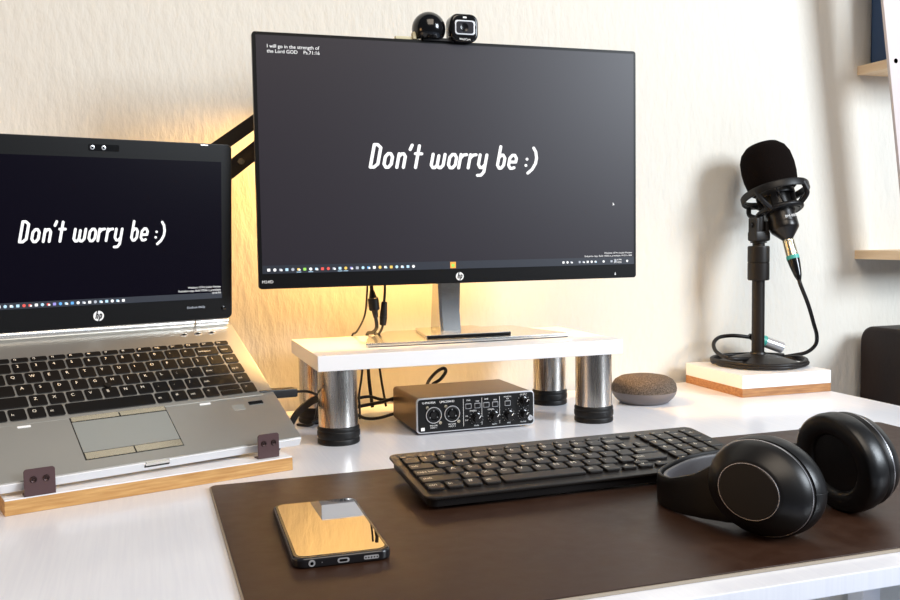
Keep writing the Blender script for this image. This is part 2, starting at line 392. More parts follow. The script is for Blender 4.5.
# ------------------------------------------------------------------ webcam
t = thing('webcam', 'round black webcam clipped on top of the monitor', 'webcam', (.376, 1.2004, MZ0+MH))
B().lathe([(0, -.0140), (.0176, -.0140)]+[(.0225*sin(a*pi/16), -.0225*cos(a*pi/16)) for a in range(5, 16)]+[(0, .0225)], M['gloss'], T(0, .006, .0155), 40).done('ball_body', t)
g = B(); wp = T(.0447, .002, .0165) @ FR
g.prism(rrect(-.0195, -.0185, .0195, .0185, .011, 8), -.010, .014, M['gloss'], wp, bev=.004, seg=3)
eye = g.done('lens_head', t)
g = B()
for a, b, mm, z0, z1 in (((-.0140, -.0095), (.0140, .0095), 'rim', .0138, .0148), ((-.0122, -.0078), (.0122, .0078), 'lens', .0146, .0152)):
    g.prism(rrect(*a, *b, .0035, 4), z0, z1, M[mm], wp, bev=.0004)
g.lathe([(0, .0150), (.0055, .0150), (.0055, .0158), (.0035, .0155), (0, .0152)], M['gloss'], wp @ T(-.001, 0, 0), 24)
g.done('lens_window', eye, label='silver framed lens window')
g = B(); g.box((-.0025, .0122, .0138), (.0025, .0142, .0143), M['print'], mtx=wp); g.done('indicator', eye, smooth=False)
g = B(); g.text('WebCam', .004, M['print'], wp @ T(0, -.0165, .0142), 'CENTER'); g.done('lettering', eye, smooth=False)
g = B(); g.box((-.010, -.0045, -.0012), (.052, -.0015, .001), M['blackplastic'], .0006); g.box((-.006, -.0045, .000), (.050, .028, .003), M['blackplastic'], .001); g.box((-.004, .024, -.045), (.045, .030, .002), M['blackplastic'], .002)
g.done('clip', t)
g = B(); g.box((-.047, .002, .0002), (-.016, .008, .0042), M['tan'], .001); g.box((-.024, -.001, .0004), (-.0185, .009, .0105), M['tan'], .002); g.done('tan_clip_end', t, label='tan tab beside the ball')

# ------------------------------------------------------------------ laptop stand
LX, LY, LZ, LYAW, TILT, LID = .0116, 1.0159, .0301, .3265, .5682, .5011
t = thing('laptop_stand', 'flat board with raw wooden edge and two maroon stops holding the laptop', 'laptop stand', (.0131, 1.0011, 0), (0, 0, .2661))
B().box((-.1480, .0, .0000), (.1480, .205, .0145), M['wood'], .0008).done('wooden_board', t, label='board with raw tan edge')
B().box((-.1475, .0005, .0145), (.1475, .204, .0157), M['white']).done('white_top', t, label='white top skin of the board')
for x in (-.11, .09):
    g = B(); g.prism([(.050, .0157), (.198, .0157), (.198, .112), (.050, .0205)], 0, .016, M['wood'], Matrix(((0, 0, 1, x), (1, 0, 0, 0), (0, 1, 0, 0), (0, 0, 0, 1))), bev=.0006); g.done('wedge_support', t)
for (xm, w, y, zt) in ((-.1158, .0285, .0015, .0425), (.1230, .0250, .0095, .0432)):
    g = B()
    g.prism(rrect(xm-w/2, .0159, xm+w/2, zt, .003), 0, .0018, M['maroon'], T(0, y, 0) @ FR, bev=.0004)
    g.box((xm-w/2, y-.001, .0159), (xm+w/2, y+.010, .0172), M['maroon'])
    br = g.done('bracket', t, label='small maroon metal stop with two holes')
    for dx in (-.0058, .0058):
        g = B(); g.lathe([(0, .0004), (.0012, .0002), (.0016, .0008), (.0026, .0012), (.0033, .0004), (.0033, -.0005)], M['screw'], T(xm+dx, y-.0018, zt-.0105) @ FR, 20); g.done('screw', br)
# ------------------------------------------------------------------ laptop
t2 = thing('laptop', 'open silver laptop with black keys on the slanted stand', 'laptop', (LX, LY, LZ), (TILT, 0, LYAW))
# base
BW, BD = .169, .231
g = B()
prof = [(0.001, -.0105), (.0, -.002), (.001, 0), (.2215, 0), (.2305, -.003), (.231, -.013), (.225, -.0145), (.02, -.0145)]
g.prism([(a, b) for a, b in prof], -BW, BW, M['alu'], Matrix(((0, 0, 1, 0), (1, 0, 0, 0), (0, 1, 0, 0), (0, 0, 0, 1))), bev=.0012)
g.done('base', t2, label='brushed silver base')
B().box((-.1685, -.0009, -.0118), (.1685, .0006, -.0012), M['front'], .0004).done('front_edge', t2, label='bright silver front edge')
B().box((-.1505, .0800, 0), (.1545, .1915, .0003), M['alu'], mtx=T(0, 0, .0)).done('keyboard_deck', t2, smooth=False)
U = .01905; KX0, KY0 = -.1465, .0848
def legend_keys(rows, thing_, kx, ky, unit, h, m, gap, z0, size, plane=I4, name='key', off=0):
    """rows: (y bottom, row height, [(width units, legend)...], x start)"""
    n = 0
    for (y, rh, keys, xs) in rows:
        x = xs
        for wd, tx in keys:
            w = wd*unit
            if tx is not None:
                g = B()
                g.prism(rrect(x+gap/2, y+gap/2, x+w-gap/2, y+rh-gap/2, min(.0022, rh*.2), 3), z0, z0+h, m, plane, bev=min(.0007, h*.4))
                if tx:
                    one = len(tx) == 1
                    sz = size*(1.0 if one else .72)
                    g.text(tx, sz, M['legend'], plane @ T(x+gap/2+(.22 if one else .12)*min(unit, w), y+rh*(.52 if one else .42), z0+h+.0001), sx=.9)
                g.done(name, thing_, angle=50); n += 1
            x += w
    return n
R0 = [(1, 'ctrl'), (1, 'fn'), (1, 'win'), (1, 'alt'), (5.1, ''), (1, 'alt'), (1, 'menu'), (1, 'ctrl'), (1, '<'), (1, None), (1, '>')]
rows = [
 (KY0, U, [(1, 'ctrl'), (1, 'fn'), (1, 'O'), (1, 'alt'), (5.1, ''), (1, 'alt'), (1, '#'), (1, 'ctrl'), (1, '<'), (1.5, None), (1, '>')], KX0),
 (KY0+U, U, [(2.3, 'shift'), (1, 'Z'), (1, 'X'), (1, 'C'), (1, 'V'), (1, 'B'), (1, 'N'), (1, 'M'), (1, ','), (1, '.'), (1, '/'), (2.25, 'shift'), (1, 'end')], KX0),
 (KY0+2*U, U, [(1.8, 'caps'), (1, 'A'), (1, 'S'), (1, 'D'), (1, 'F'), (1, 'G'), (1, 'H'), (1, 'J'), (1, 'K'), (1, 'L'), (1, ';'), (1, "'"), (1.75, 'enter'), (1, 'pg dn')], KX0),
 (KY0+3*U, U, [(1.5, 'tab'), (1, 'Q'), (1, 'W'), (1, 'E'), (1, 'R'), (1, 'T'), (1, 'Y'), (1, 'U'), (1, 'I'), (1, 'O'), (1, 'P'), (1, '['), (1, ']'), (1.05, '\\'), (1, 'pg up')], KX0),
 (KY0+4*U, U*.92, [(1, '`'), (1, '1'), (1, '2'), (1, '3'), (1, '4'), (1, '5'), (1, '6'), (1, '7'), (1, '8'), (1, '9'), (1, '0'), (1, '-'), (1, '='), (1.55, 'backspace'), (1, 'home')], KX0),
 (KY0+4.92*U, U*.5, [(1.04, 'esc')]+[(1.04, 'f%d' % k) for k in range(1, 13)]+[(1.03, 'del'), (1, 'ins')], KX0)]
legend_keys(rows, t2, 0, 0, U, .0012, M['lkey'], .0022, .0003, .0060)
ax_ = KX0+(4+5.1+4)*U
for k in (0, 1):
    g = B(); g.prism(rrect(ax_+.0011, KY0+.001+k*U*.48, ax_+1.5*U-.0011, KY0-.0003+(k+1)*U*.48, .0015, 3), .0003, .0015, M['lkey'], bev=.0004); g.done('key', t2)
g = B(); g.lathe([(0, 0), (.0035, 0), (.004, .001), (.0035, .0032), (0, .0036)], M['rubber'], T(KX0+6.75*U, KY0+2*U+.001, .0005), 20); g.done('pointing_stick', t2)
# touchpad
g = B(); g.box((-.0700, .0150, -.0002), (.0335, .0815, .0002), M['gloss']); g.done('touchpad_frame', t2, smooth=False)
g = B(); g.prism(rrect(-.0690, .0262, .0325, .0725, .001, 2), .0001, .0006, M['pad'], bev=.0002); g.done('touchpad', t2, label='grey touchpad')
for (a, b, c, d) in ((-.0690, .0734, -.0188, .0808), (-.0178, .0734, .0325, .0808), (-.0690, .0156, -.0188, .0252), (-.0178, .0156, .0325, .0252)):
    B().prism(rrect(a, b, c, d, .0008, 2), .0001, .0011, M['padbtn'], bev=.0004).done('touchpad_button', t2, label='shiny touchpad button')
for x in (-.1154, .0793): B().prism(rrect(x-.0065, .0745, x+.0065, .0772, .0006, 2), 0, .0005, M['print']).done('rubber_strip', t2, label='short white strip')
B().prism(rrect(.1300, .0645, .1480, .0700, .0005, 2), 0, .0006, M['gloss']).done('fingerprint_reader', t2)
B().prism(rrect(.1080, .0590, .1230, .0680, .0005, 2), 0, .0002, M['pad']).done('sticker', t2)
g = B(); g.prism(rrect(-.0135, -.0035, .0125, -.0003, .001, 2), -.0020, .0022, M['alu2'], T(0, 0, -.0045) @ S(1, 1, 1) @ RX(pi/2) @ T(0, .004, 0)); g.done('latch', t2)
g = B(); g.box((-.014, -.0016, -.0075), (.013, .0004, -.0030), M['gloss'], .0008); g.done('latch_slot', t2)
for x in (.0995, .1178, .1363):
    g = B(); g.lathe([(0, .0010), (.0034, .0010), (.0046, .0008), (.0052, 0)], M['alu2'], T(x, .2062, 0) @ S(1, .55, 1), 24)
    g.lathe([(0, .0011), (.0028, .0011)], M['gloss'], T(x, .2062, .0001) @ S(1, .55, 1), 20); g.done('quick_button', t2)
# hinge bar
g = B(); g.cyl((-.122, .2255, .0035), (.118, .2255, .0035), .0052, M['alu2'], 24, bev=.0006); g.cyl((.1195, .2255, .0035), (.164, .2255, .0035), .0052, M['alu2'], 24, bev=.0006); g.cyl((-.164, .2255, .0035), (-.1235, .2255, .0035), .0052, M['alu2'], 24, bev=.0006)
g.done('hinge_bar', t2, label='bright silver hinge bar')
# lid, own frame: x, y back, z up along the lid
lid = B().prism(rrect(-.169, .0035, .169, .2260, .006), -.0065, 0, M['bezel'], FR, bev=.0012).done('lid', t2, loc=(0, .222, .006), rot=(-LID, 0, 0), label='black framed display lid')
a1 = T(0, -.0003, 0) @ FR; a2 = T(0, -.0006, 0) @ FR; a3 = T(0, -.0009, 0) @ FR
B().prism(rrect(-.1547, .0298, .1547, .2038, .0004, 1), -.0002, 0, M['lscreen'], a1).done('display', lid, smooth=False)
headline(-.0868, .1062, .1700, .0228, a3, lid)
g = B(); g.box((-.1545, .0300, 0), (.1545, .0375, .00005), M['tbar'], mtx=a2)
icons(g, -.150, .0066, .0337, .0038, ['el', 'ew', 'ed', 'el', 'ey', 'eg', 'ew', 'el', 'ew', 'el', 'er', 'er', 'ew', 'el', 'er', 'ep', 'eb', 'el', 'eb', 'ew', 'ed', 'ew', 'ed', 'el', 'el', 'ew', 'el', 'ew'], a3)
g.done('taskbar', lid, smooth=False)
g = B(); g.text('Windows 10 Pro Insider Preview', .0036, M['ew'], a3 @ T(.153, .0440, 0), 'RIGHT', .9); g.text('Evaluation copy. Build 19536.rs_prerelease', .0036, M['ew'], a3 @ T(.153, .0400, 0), 'RIGHT', .9); g.text('10:18 PM', .0036, M['ew'], a3 @ T(.153, .0360, 0), 'RIGHT', .9)
g.done('evaluation_text', lid, smooth=False)
logo(lid, -.0013, .0165, .0062, T(0, -.0002, 0) @ FR)
g = B(); g.prism(rrect(-.0085, .2115, .0265, .2190, .001, 2), 0, .0006, M['gloss'], T(0, 0, 0) @ FR)
for x in (-.0045, .0085): g.lathe([(0, .0010), (.0018, .0010), (.0026, .0008), (.0026, 0)], M['rim'], FR @ T(x, .2152, 0), 20); g.lathe([(0, .0012), (.0013, .0012)], M['gloss'], FR @ T(x, .2152, 0), 16)
g.done('camera_module', lid)
g = B(); g.text('EliteBook 8460p', .0040, M['ed'], a1 @ T(.108, .0185, 0), sx=.9); g.done('model_lettering', lid, smooth=False)
g = B(); g.lathe([(0, .0008), (.0022, .0008), (.003, .0004), (.003, 0)], M['gloss'], FR @ T(.1565, .0165, 0), 20); g.done('lid_button', lid)
g = B(); g.box((.127, -.0015, .2230), (.137, .0005, .2245), M['alu2'], .0004); g.done('lid_latch', lid)

# ------------------------------------------------------------------ full keyboard on the mat
KXW, KYW, KYAW = .2449, .816, .0144
t = thing('keyboard', 'slim black full size keyboard lying on the back of the leather mat', 'keyboard', (KXW, KYW, MZ), (0, 0, KYAW))
KT = math.atan(.085); kp = T(0, 0, .0145) @ RX(KT)
g = B()
g.prism(rrect(-.001, -.002, .370, .134, .010, 6), -.0030, 0, M['kb'], kp, bev=.0010)
g.prism(rrect(.003, .002, .366, .130, .009, 4), -.0110, -.0030, M['blackplastic'], kp)
g.done('case', t)
for x in (.03, .31):
    B().prism(rrect(x, .112, x+.03, .122, .002, 2), 0, .0165, M['rubber']).done('foot', t)
    B().prism(rrect(x, .022, x+.03, .030, .002, 2), 0, .0060, M['rubber']).done('foot', t)
u2 = .0193; x0 = .0055; xn = .2855; R1 = .0125
rows = [
 (R1, u2, [(1, 'ctrl'), (1, 'fn'), (1, '#'), (1, 'alt'), (4.75, ''), (1, 'alt'), (1, 'fn')], x0),
 (R1+u2, u2, [(2.2, 'shift'), (1, 'Z'), (1, 'X'), (1, 'C'), (1, 'V'), (1, 'B'), (1, 'N'), (1, 'M'), (1, ','), (1, '.'), (1, '/'), (2.05, 'shift')], x0),
 (R1+2*u2, u2, [(1.75, 'caps lock'), (1, 'A'), (1, 'S'), (1, 'D'), (1, 'F'), (1, 'G'), (1, 'H'), (1, 'J'), (1, 'K'), (1, 'L'), (1, ';'), (1, "'"), (1.5, 'enter')], x0),
 (R1+3*u2, u2, [(1.45, 'tab'), (1, 'Q'), (1, 'W'), (1, 'E'), (1, 'R'), (1, 'T'), (1, 'Y'), (1, 'U'), (1, 'I'), (1, 'O'), (1, 'P'), (1, '['), (1, ']'), (.8, '\\')], x0),
 (R1+4*u2, u2, [(.95, '`'), (1, '1'), (1, '2'), (1, '3'), (1, '4'), (1, '5'), (1, '6'), (1, '7'), (1, '8'), (1, '9'), (1, '0'), (1, '-'), (1.3, 'back')], x0),
 (R1+5*u2, u2*.62, [(1.02, 'esc')]+[(1.02, 'f%d' % k) for k in range(1, 13)]+[(.98, 'del')], x0),
 (R1, u2, [(2, '0'), (1, '.')], xn), (R1+u2, u2, [(1, '1'), (1, '2'), (1, '3')], xn), (R1+2*u2, u2, [(1, '4'), (1, '5'), (1, '6')], xn),
 (R1+3*u2, u2, [(1, '7'), (1, '8'), (1, '9'), (1, '-')], xn), (R1+4*u2, u2, [(1, '/'), (1, '*'), (1, '='), (1, '<')], xn), (R1+5*u2, u2*.62, [(1, 'num'), (1, 'ins'), (1, 'hm'), (1, 'end')], xn),
 (R1, u2*2, [(1, 'enter')], xn+3*u2), (R1+2*u2, u2, [(1, '+')], xn+3*u2),
 (R1, u2*.5, [(1, '<')], x0+10.75*u2), (R1, u2*.5, [(1, 'v')], x0+11.75*u2), (R1+u2*.5, u2*.5, [(1, '^')], x0+11.75*u2), (R1, u2*.5, [(1, '>')], x0+12.75*u2)]
# rows above the hundredth key go into one counted-out object
lim = [rr for rr in rows if not (rr[1] == u2*.62)]
legend_keys(lim, t, 0, 0, u2, .0030, M['key'], .0034, 0, .0088, kp)
fn_rows = [rr for rr in rows if rr[1] == u2*.62]
legend_keys([(a, b, k[:], c) for a, b, k, c in fn_rows], t, 0, 0, u2, .0022, M['key'], .0036, 0, .0048, kp)

# ------------------------------------------------------------------ phone
t = thing('smartphone', 'black smartphone lying face up at the front of the mat, mirroring the wall', 'phone', (.1053, .710, MZ), (0, 0, -.0347))
PW, PLN, PH = .0765, .1564, .0085
g = B(); g.prism(rrect(-.001, -.001, PW+.001, PLN+.001, .010, 8), 0, PH, M['phonecase'], bev=.0022, seg=4); g.done('protective_case', t)
g = B(); g.prism(rrect(.0028, .0038, PW-.0028, PLN-.0035, .008, 8), PH-.0002, PH+.0003, M['phoneglass'], bev=.0001); g.done('glass_screen', t, smooth=False, label='mirror-like glass screen')
bp = T(0, -.001, 0) @ FR
g = B(); g.prism(rrect(.0335, .0022, .0430, .0060, .0018, 4), -.0002, .0003, M['rim'], bp); g.prism(rrect(.0350, .0031, .0415, .0051, .0010, 4), .0003, .0005, M['gloss'], bp); g.done('charging_port', t)
g = B(); g.lathe([(0, .0002), (.0013, .0002), (.0014, .0004), (.0026, .0004), (.0027, 0)], M['rim'], bp @ T(.0135, .0042, 0), 24); g.lathe([(0, .0006), (.0013, .0006)], M['gloss'], bp @ T(.0135, .0042, 0), 16); g.done('headphone_jack', t)
g = B(); g.prism(rrect(.0545, .0026, .0665, .0056, .0010, 3), -.0002, .0003, M['rim'], bp)
for k in range(5): g.lathe([(0, .0005), (.0006, .0005)], M['gloss'], bp @ T(.0560+k*.0023, .0041, 0), 10)
g.done('speaker_grille', t)
g = B(); g.lathe([(0, .0003), (.0005, .0003)], M['rim'], bp @ T(.0215, .0042, 0), 10); g.done('microphone_hole', t)

# ------------------------------------------------------------------ headphones
t = thing('headphones', 'black over-ear headphones lying on the right side of the mat', 'headphones', (.49, .66, MZ))
def w2(p): return Vector((p[0]-.49, p[1]-.66, p[2]-MZ))
def cup(center, nout, tiltdeg, L, H):
    """ear cup: local z = outward normal, x = along the long axis"""
    n_ = Vector(nout).normalized(); xa = Vector((0, 0, 1)).cross(n_).normalized(); ya = n_.cross(xa)
    R_ = Matrix((xa, ya, n_)).transposed().to_4x4()
    return T(*w2(center)) @ R_ @ RZ(radians(tiltdeg)) @ S(L, H, 1)
def make_cup(P, outer=True):
    g = B()   # unit radius 1 in XY
    g.lathe([(0, .0155), (.55, .0165), (.60, .0160), (.66, .0148), (.90, .0060), (.985, -.0020), (1.0, -.006), (.98, -.0095), (0, -.0100)], M['hp'], P, 72)
    c = g.done('ear_cup', t)
    g = B(); g.lathe([(0, .0172), (.55, .0172), (.56, .0168)], M['hp'], P, 64); g.done('cap_disc', c)
    g = B()
    for rr, z, q in ((.575, .0168, .009), (.990, -.0040, .011)):
        g.lathe([(rr-q, z-.0006), (rr-q*.6, z+.0003), (rr+q*.6, z+.0003), (rr+q, z-.0009)], M['chrome'], P, 96, cap=False)
    g.done('chrome_ring', c, label='thin silver ring')
    g = B(); g.lathe([(.90, -.0095), (1.00, -.0105), (1.045, -.0150), (1.055, -.0230), (1.03, -.0290), (.97, -.0315), (.82, -.0320), (.68, -.0315), (.62, -.0290), (.60, -.0262), (0, -.0260)], M['hpad'], P, 72)
    g.done('ear_pad', c, label='black leatherette ear pad')
    g = B()
    for a in (18,):
        g.tube([P @ Vector((rr*cos(radians(a)), rr*sin(radians(a)), z)) for rr, z in ((.99, -.0098), (1.05, -.0145), (1.061, -.0230), (1.035, -.0295), (.972, -.0320))], .00035, M['rubber'], 6)
    g.done('pad_seam', c)
    return c
PN = cup((.4835, .6500, .0450), (-.87, -.47, .06), -14, .0465, .0395)
PF = cup((.624, .6900, .0500), (.97, .02, .10), 14, .0475, .0425)
make_cup(PN); make_cup(PF)
# headband: a tall thin ribbon running round to the far cup
def ribbon(pts, hw, thick, m, inner=0.):
    """pts: (x, y, z centre, half height)"""
    P = [Vector(p) for p in pts]; out = []
    E = [P[0]*2-P[1]]+P+[P[-1]*2-P[-2]]
    for i in range(1, len(E)-2):
        a, b, c, d = E[i-1:i+3]
        for k in range(8):
            q = k/8; out.append(.5*((2*b)+(c-a)*q+(2*a-5*b+4*c-d)*q*q+(3*b-a-3*c+d)*q**3))
    out.append(P[-1]); return out
BAND = [(.490, .655, .044), (.478, .684, .036), (.4650, .712, .0255), (.4585, .742, .0195), (.4625, .768, .0188), (.484, .790, .0188), (.524, .8065, .0215), (.575, .8080, .0220), (.622, .795, .0240), (.652, .766, .030), (.664, .735, .036), (.660, .712, .042)]
HH = [.033, .029, .0200, .0152, .0145, .0145, .0150, .0165, .0165, .017, .017, .016]
def band_mesh(off0, off1, hscale, m, i0=0, i1=None):
    P = ribbon([(*a,) for a in BAND], 0, 0, None); hh = []
    for i in range(len(P)):
        q = i/8; k = min(int(q), len(HH)-2); hh.append(HH[k]+(HH[k+1]-HH[k])*(q-k))
    P = P[i0:i1]; hh = hh[i0:i1]
    bm = bmesh.new(); rings = []
    for i, p in enumerate(P):
        tg = (P[min(i+1, len(P)-1)]-P[max(i-1, 0)]); tg.z = 0; tg.normalize(); nn = Vector((tg.y, -tg.x, 0))   # inward side
        h = hh[i]*hscale; p = w2(p); ring = []
        mid = (off0+off1)/2; ht = (off1-off0)/2
        for k in range(16):
            a = 2*pi*k/16; ca, sa = cos(a), sin(a)
            ex = .55
            ring.append(bm.verts.new(p+nn*(mid+ht*math.copysign(abs(ca)**ex, ca))+Vector((0, 0, h*math.copysign(abs(sa)**ex, sa)))))
        rings.append(ring)
    for a, b in zip(rings, rings[1:]):
        for i in range(16): bm.faces.new((a[i], a[(i+1) % 16], b[(i+1) % 16], b[i]))
    bm.faces.new(rings[0][::-1]); bm.faces.new(rings[-1]); bmesh.ops.recalc_face_normals(bm, faces=bm.faces)
    g = B(); g._add(bm, m, None); return g
hb = band_mesh(-.0035, .0018, 1.0, M['hp']).done('headband', t)
band_mesh(.0018, .0075, .86, M['hpin'], 20, 66).done('band_padding', hb, label='grey inner padding')

# ------------------------------------------------------------------ audio interface
t = thing('audio_interface', 'small black audio interface with silver rim under the riser', 'audio interface', (.336, 1.157, 0), (0, 0, .012))
IW, ID, IZ0, IZ1 = .1660, .115, .0030, .0485
g = B(); g.prism(rrect(.0, IZ0, IW, IZ1, .005, 5), -ID, -.003, M['intbody'], FR, bev=.0006); g.done('body', t, label='dark metal housing')
g = B(); g.prism(rrect(-.0006, IZ0-.0006, IW+.0006, IZ1+.0006, .0055, 6), -.004, .0, M['rim'], FR, bev=.0010); g.done('front_rim', t, label='silver front rim')
fp = B().prism(rrect(.0012, IZ0+.0012, IW-.0012, IZ1-.0012, .004, 5), 0, .0006, M['face'], FR).done('faceplate', t)
for x in (.03, .135):
    for y in (.02, .09): B().lathe([(0, 0), (.006, 0), (.006, .003), (0, .003)], M['rubber'], T(x, y, 0), 16).done('rubber_foot', t)
fq = T(0, -.0006, 0) @ FR
for x in (.0225, .0480):
    g = B(); P = fq @ T(x, .0262, 0)
    g.lathe([(.0112, 0), (.0112, .0012), (.0102, .0014), (.0098, .0008), (.0090, .0008), (.0084, .0012), (.0070, .0010), (.0064, -.0), (0, .0)], M['face'], P, 40)
    g.lathe([(.0099, .0013), (.0102, .0016), (.0106, .0016), (.0109, .0013)], M['rim'], P, 40, cap=False)
    g.lathe([(0, .0007), (.0034, .0007), (.0036, .0015), (.0046, .0015), (.0048, 0)], M['gloss'], P, 24)
    for k in range(3): a = radians(90+120*k); g.lathe([(0, .0012), (.0009, .0012)], M['rim'], P @ T(.0058*cos(a), .0058*sin(a), 0), 8)
    g.done('input_socket', t)
    for dx, dy in ((-.0088, .0105), (.0088, -.0105)):
        g = B(); g.lathe([(0, .0008), (.0008, .0014), (.0022, .0014), (.0024, 0)], M['goldish'], P @ T(dx, dy, 0), 16); g.done('socket_screw', t)
def knob(x, z, rr):
    g = B(); P = fq @ T(x, z, 0)
    g.lathe([(rr+.0012, 0), (rr+.0010, .0004), (rr*.98, .0008), (rr*.92, .0085), (rr*.80, .0095), (0, .0095)], M['gloss'], P, 28)
    g.box((-.0004, rr*.2, .0094), (.0004, rr*.9, .0098), M['print'], mtx=P @ RZ(radians(-35))); g.done('knob', t)
    g = B()
    for k in range(11):
        a = radians(225-27*k); g.lathe([(0, .00015), (.00045, .00015)], M['print'], P @ T((rr+.0030)*cos(a), (rr+.0030)*sin(a), 0), 8)
    g.done('dial_marks', fp, smooth=False)
for x, z, rr in ((.0822, .0178, .0062), (.1080, .0178, .0062), (.1288, .0178, .0060), (.1505, .0352, .0056), (.1505, .0180, .0050)): knob(x, z, rr)
for x in (.0710, .0838, .0965, .1092, .1272):
    g = B(); P = fq @ T(x, .0345, 0)
    g.prism(rrect(-.0042, -.0035, .0042, .0035, .0008, 3), 0, .0006, M['rim'], P); g.prism(rrect(-.0034, -.0027, .0034, .0027, .0006, 3), .0006, .0016, M['face'], P, bev=.0003); g.done('push_button', t)
g = B(); P = fq @ T(.1595, .0125, 0); g.lathe([(0, .0008), (.0017, .0008), (.0018, .0022), (.0036, .0022), (.0038, 0)], M['rim'], P, 24); g.done('headphone_socket', t)
g = B()
for x in (.0640, .0902, .1157): g.box((x-.0002, .008, 0), (x+.0002, .0445, .0001), M['print'], mtx=fq)
tp = lambda s_, x, z, sz, al='CENTER': g.text(s_, sz, M['print'], fq @ T(x, z, .0001), al)
tp('U-PHORIA', .0070, .0415, .0040, 'LEFT'); tp('UMC204HD', .0310, .0415, .0040, 'LEFT')
for k, x in enumerate((.0225, .0480)): tp('MIC/LINE', x, .0115, .0026); tp('INPUT %d' % (k+1), x, .0086, .0026)
for x in (.0712, .0966): tp('LINE', x, .0415, .0028); tp('PAD', x+.0128, .0395, .0026)
for x in (.0822, .1080, .1288): tp('GAIN' if x < .12 else 'MIX', x, .0068, .0028)
tp('STEREO', .0775, .0270, .0026); tp('STEREO', .1030, .0270, .0026); tp('MONITOR', .1272, .0425, .0024); tp('A/B', .1272, .0397, .0024); tp('OUTPUT', .1505, .0440, .0026); tp('SIG', .0685, .0205, .0024); tp('CLIP', .0685, .0150, .0024); tp('PHONES', .1500, .0068, .0022)
g.box((.0050, .0062, 0), (.0100, .0105, .0001), M['print'], mtx=fq)
g.done('panel_lettering', fp, smooth=False)

# ------------------------------------------------------------------ smart speaker
g0 = thing('smart_speaker', 'small round grey fabric smart speaker to the right of the riser', 'speaker', (.731, 1.262, 0))
B().lathe([(.0492, .0185), (.0496, .0225), (.0482, .0290), (.0440, .0350), (.0360, .0395), (.0240, .0418), (.0100, .0426), (0, .0427)], M['fabric'], None, 72).done('fabric_top', g0, label='charcoal mesh fabric top')
B().lathe([(0, 0), (.0340, 0), (.0375, .0015), (.0445, .0080), (.0482, .0140), (.0492, .0188), (0, .0188)], M['spkbase'], None, 72).done('plastic_base', g0, label='smooth grey plastic base')

# ------------------------------------------------------------------ microphone platform
BX, BY, BYAW, BS, BH = .8886, 1.2326, -.0219, .1656, .0345
t = thing('wooden_platform', 'square white topped wooden block under the microphone stand', 'wooden block', (BX, BY, 0), (0, 0, BYAW))
B().box((0, 0, .0135), (BS, BS, BH), M['white'], .0008).done('white_slab', t, label='thick white painted slab')
B().box((0, 0, 0), (BS, BS, .0135), M['darkwood'], .0005).done('wood_layer', t, label='brown wood layer')

# ------------------------------------------------------------------ microphone stand
SX_, SY_ = .989, 1.332
t = thing('microphone_stand', 'black desktop microphone stand with round base on the white block', 'microphone stand', (SX_, SY_-.002, BH))
z0 = BH
g = B(); g.lathe([(0, .0), (.066, .0), (.0672, .0015), (.0668, .004), (.060, .0068), (.040, .0130), (.022, .0170), (.0135, .0185), (.0125, .0215), (0, .0215)], M['stand'], None, 72); g.done('round_base', t)
g = B(); g.cyl((0, 0, .018), (0, 0, .150), .0105, M['stand']); g.done('pole', t)
g = B(); g.lathe([(.0105, .1430), (.0165, .1430), (.0178, .1450), (.0178, .1720), (.0170, .1728), (.0178, .1736), (.0178, .1985), (.0168, .2005), (.0100, .2010), (.0100, .2055), (.0135, .2060), (.0135, .2078), (.0095, .2082), (0, .2082)], M['stand'], None, 40); g.done('grip_collar', t)
g = B(); g.box((-.0145, -.0125, .2082), (.0155, .0125, .2260), M['stand'], .004); 
g.box((-.0135, -.0115, .2200), (-.0045, .0115, .2480), M['stand'], .003); g.box((.0055, -.0115, .2200), (.0145, .0115, .2420), M['stand'], .003)
g.box((-.0040, -.0085, .2230), (.0050, .0085, .2500), M['stand'], .002)
g.done('swivel_clamp', t)
g = B(); g.cyl((-.017, 0, .236), (.024, 0, .236), .0045, M['blackplastic'], 16); g.cyl((.0235, 0, .236), (.0345, 0, .236), .0085, M['blackplastic'], 10, bev=.001); g.done('tightening_knob', t)

# ------------------------------------------------------------------ microphone with shock mount
# axis from the cable end up to the foam top
A0 = Vector((1.0235, 1.300, .2464)); ax3 = Vector((-.055, .345, .937)).normalized()
xr = Vector((0, 1, 0)).cross(ax3).normalized(); yr = ax3.cross(xr); RM = Matrix((xr, yr, ax3)).transposed().to_4x4()
t = thing('condenser_microphone', 'black condenser microphone with foam cover in a ring shock mount', 'microphone', tuple(A0), tuple(RM.to_euler()))
g = B(); g.lathe([(0, -.002), (.0085, -.002), (.0095, 0), (.0120, .003), (.0225, .0155), (.0235, .0190), (.0235, .0260), (.0230, .0268), (.0235, .0275), (.0235, .085), (0, .085)], M['micbody'], None, 48); g.done('body', t)
g = B(); g.lathe([(0, .0840), (.0330, .0845), (.0380, .0880), (.0410, .0960), (.0435, .1120), (.0440, .1280), (.0420, .1460), (.0370, .1580), (.0280, .1670), (.0150, .1715), (0, .1722)], M['foam'], None, 48); g.done('foam_windscreen', t, label='black foam windscreen')
g = B(); g.text('BM-800', .0062, M['print'], RZ(radians(-16)) @ T(-.004, -.0242, .0300) @ FR); g.done('body_lettering', t, smooth=False)
sm = None
def ringmesh(g, z, rad, tube, sq=.0):
    pts = [(rad*cos(2*pi*k/40), rad*sin(2*pi*k/40), z) for k in range(41)]
    g.tube(pts, tube, M['blackplastic'], 10, 2, smooth=False)
g = B()
g.lathe([(.0240, .0740), (.0310, .0740), (.0318, .0760), (.0318, .0810), (.0310, .0830), (.0240, .0830), (.0240, .0740)], M['blackplastic'], None, 40, cap=False)
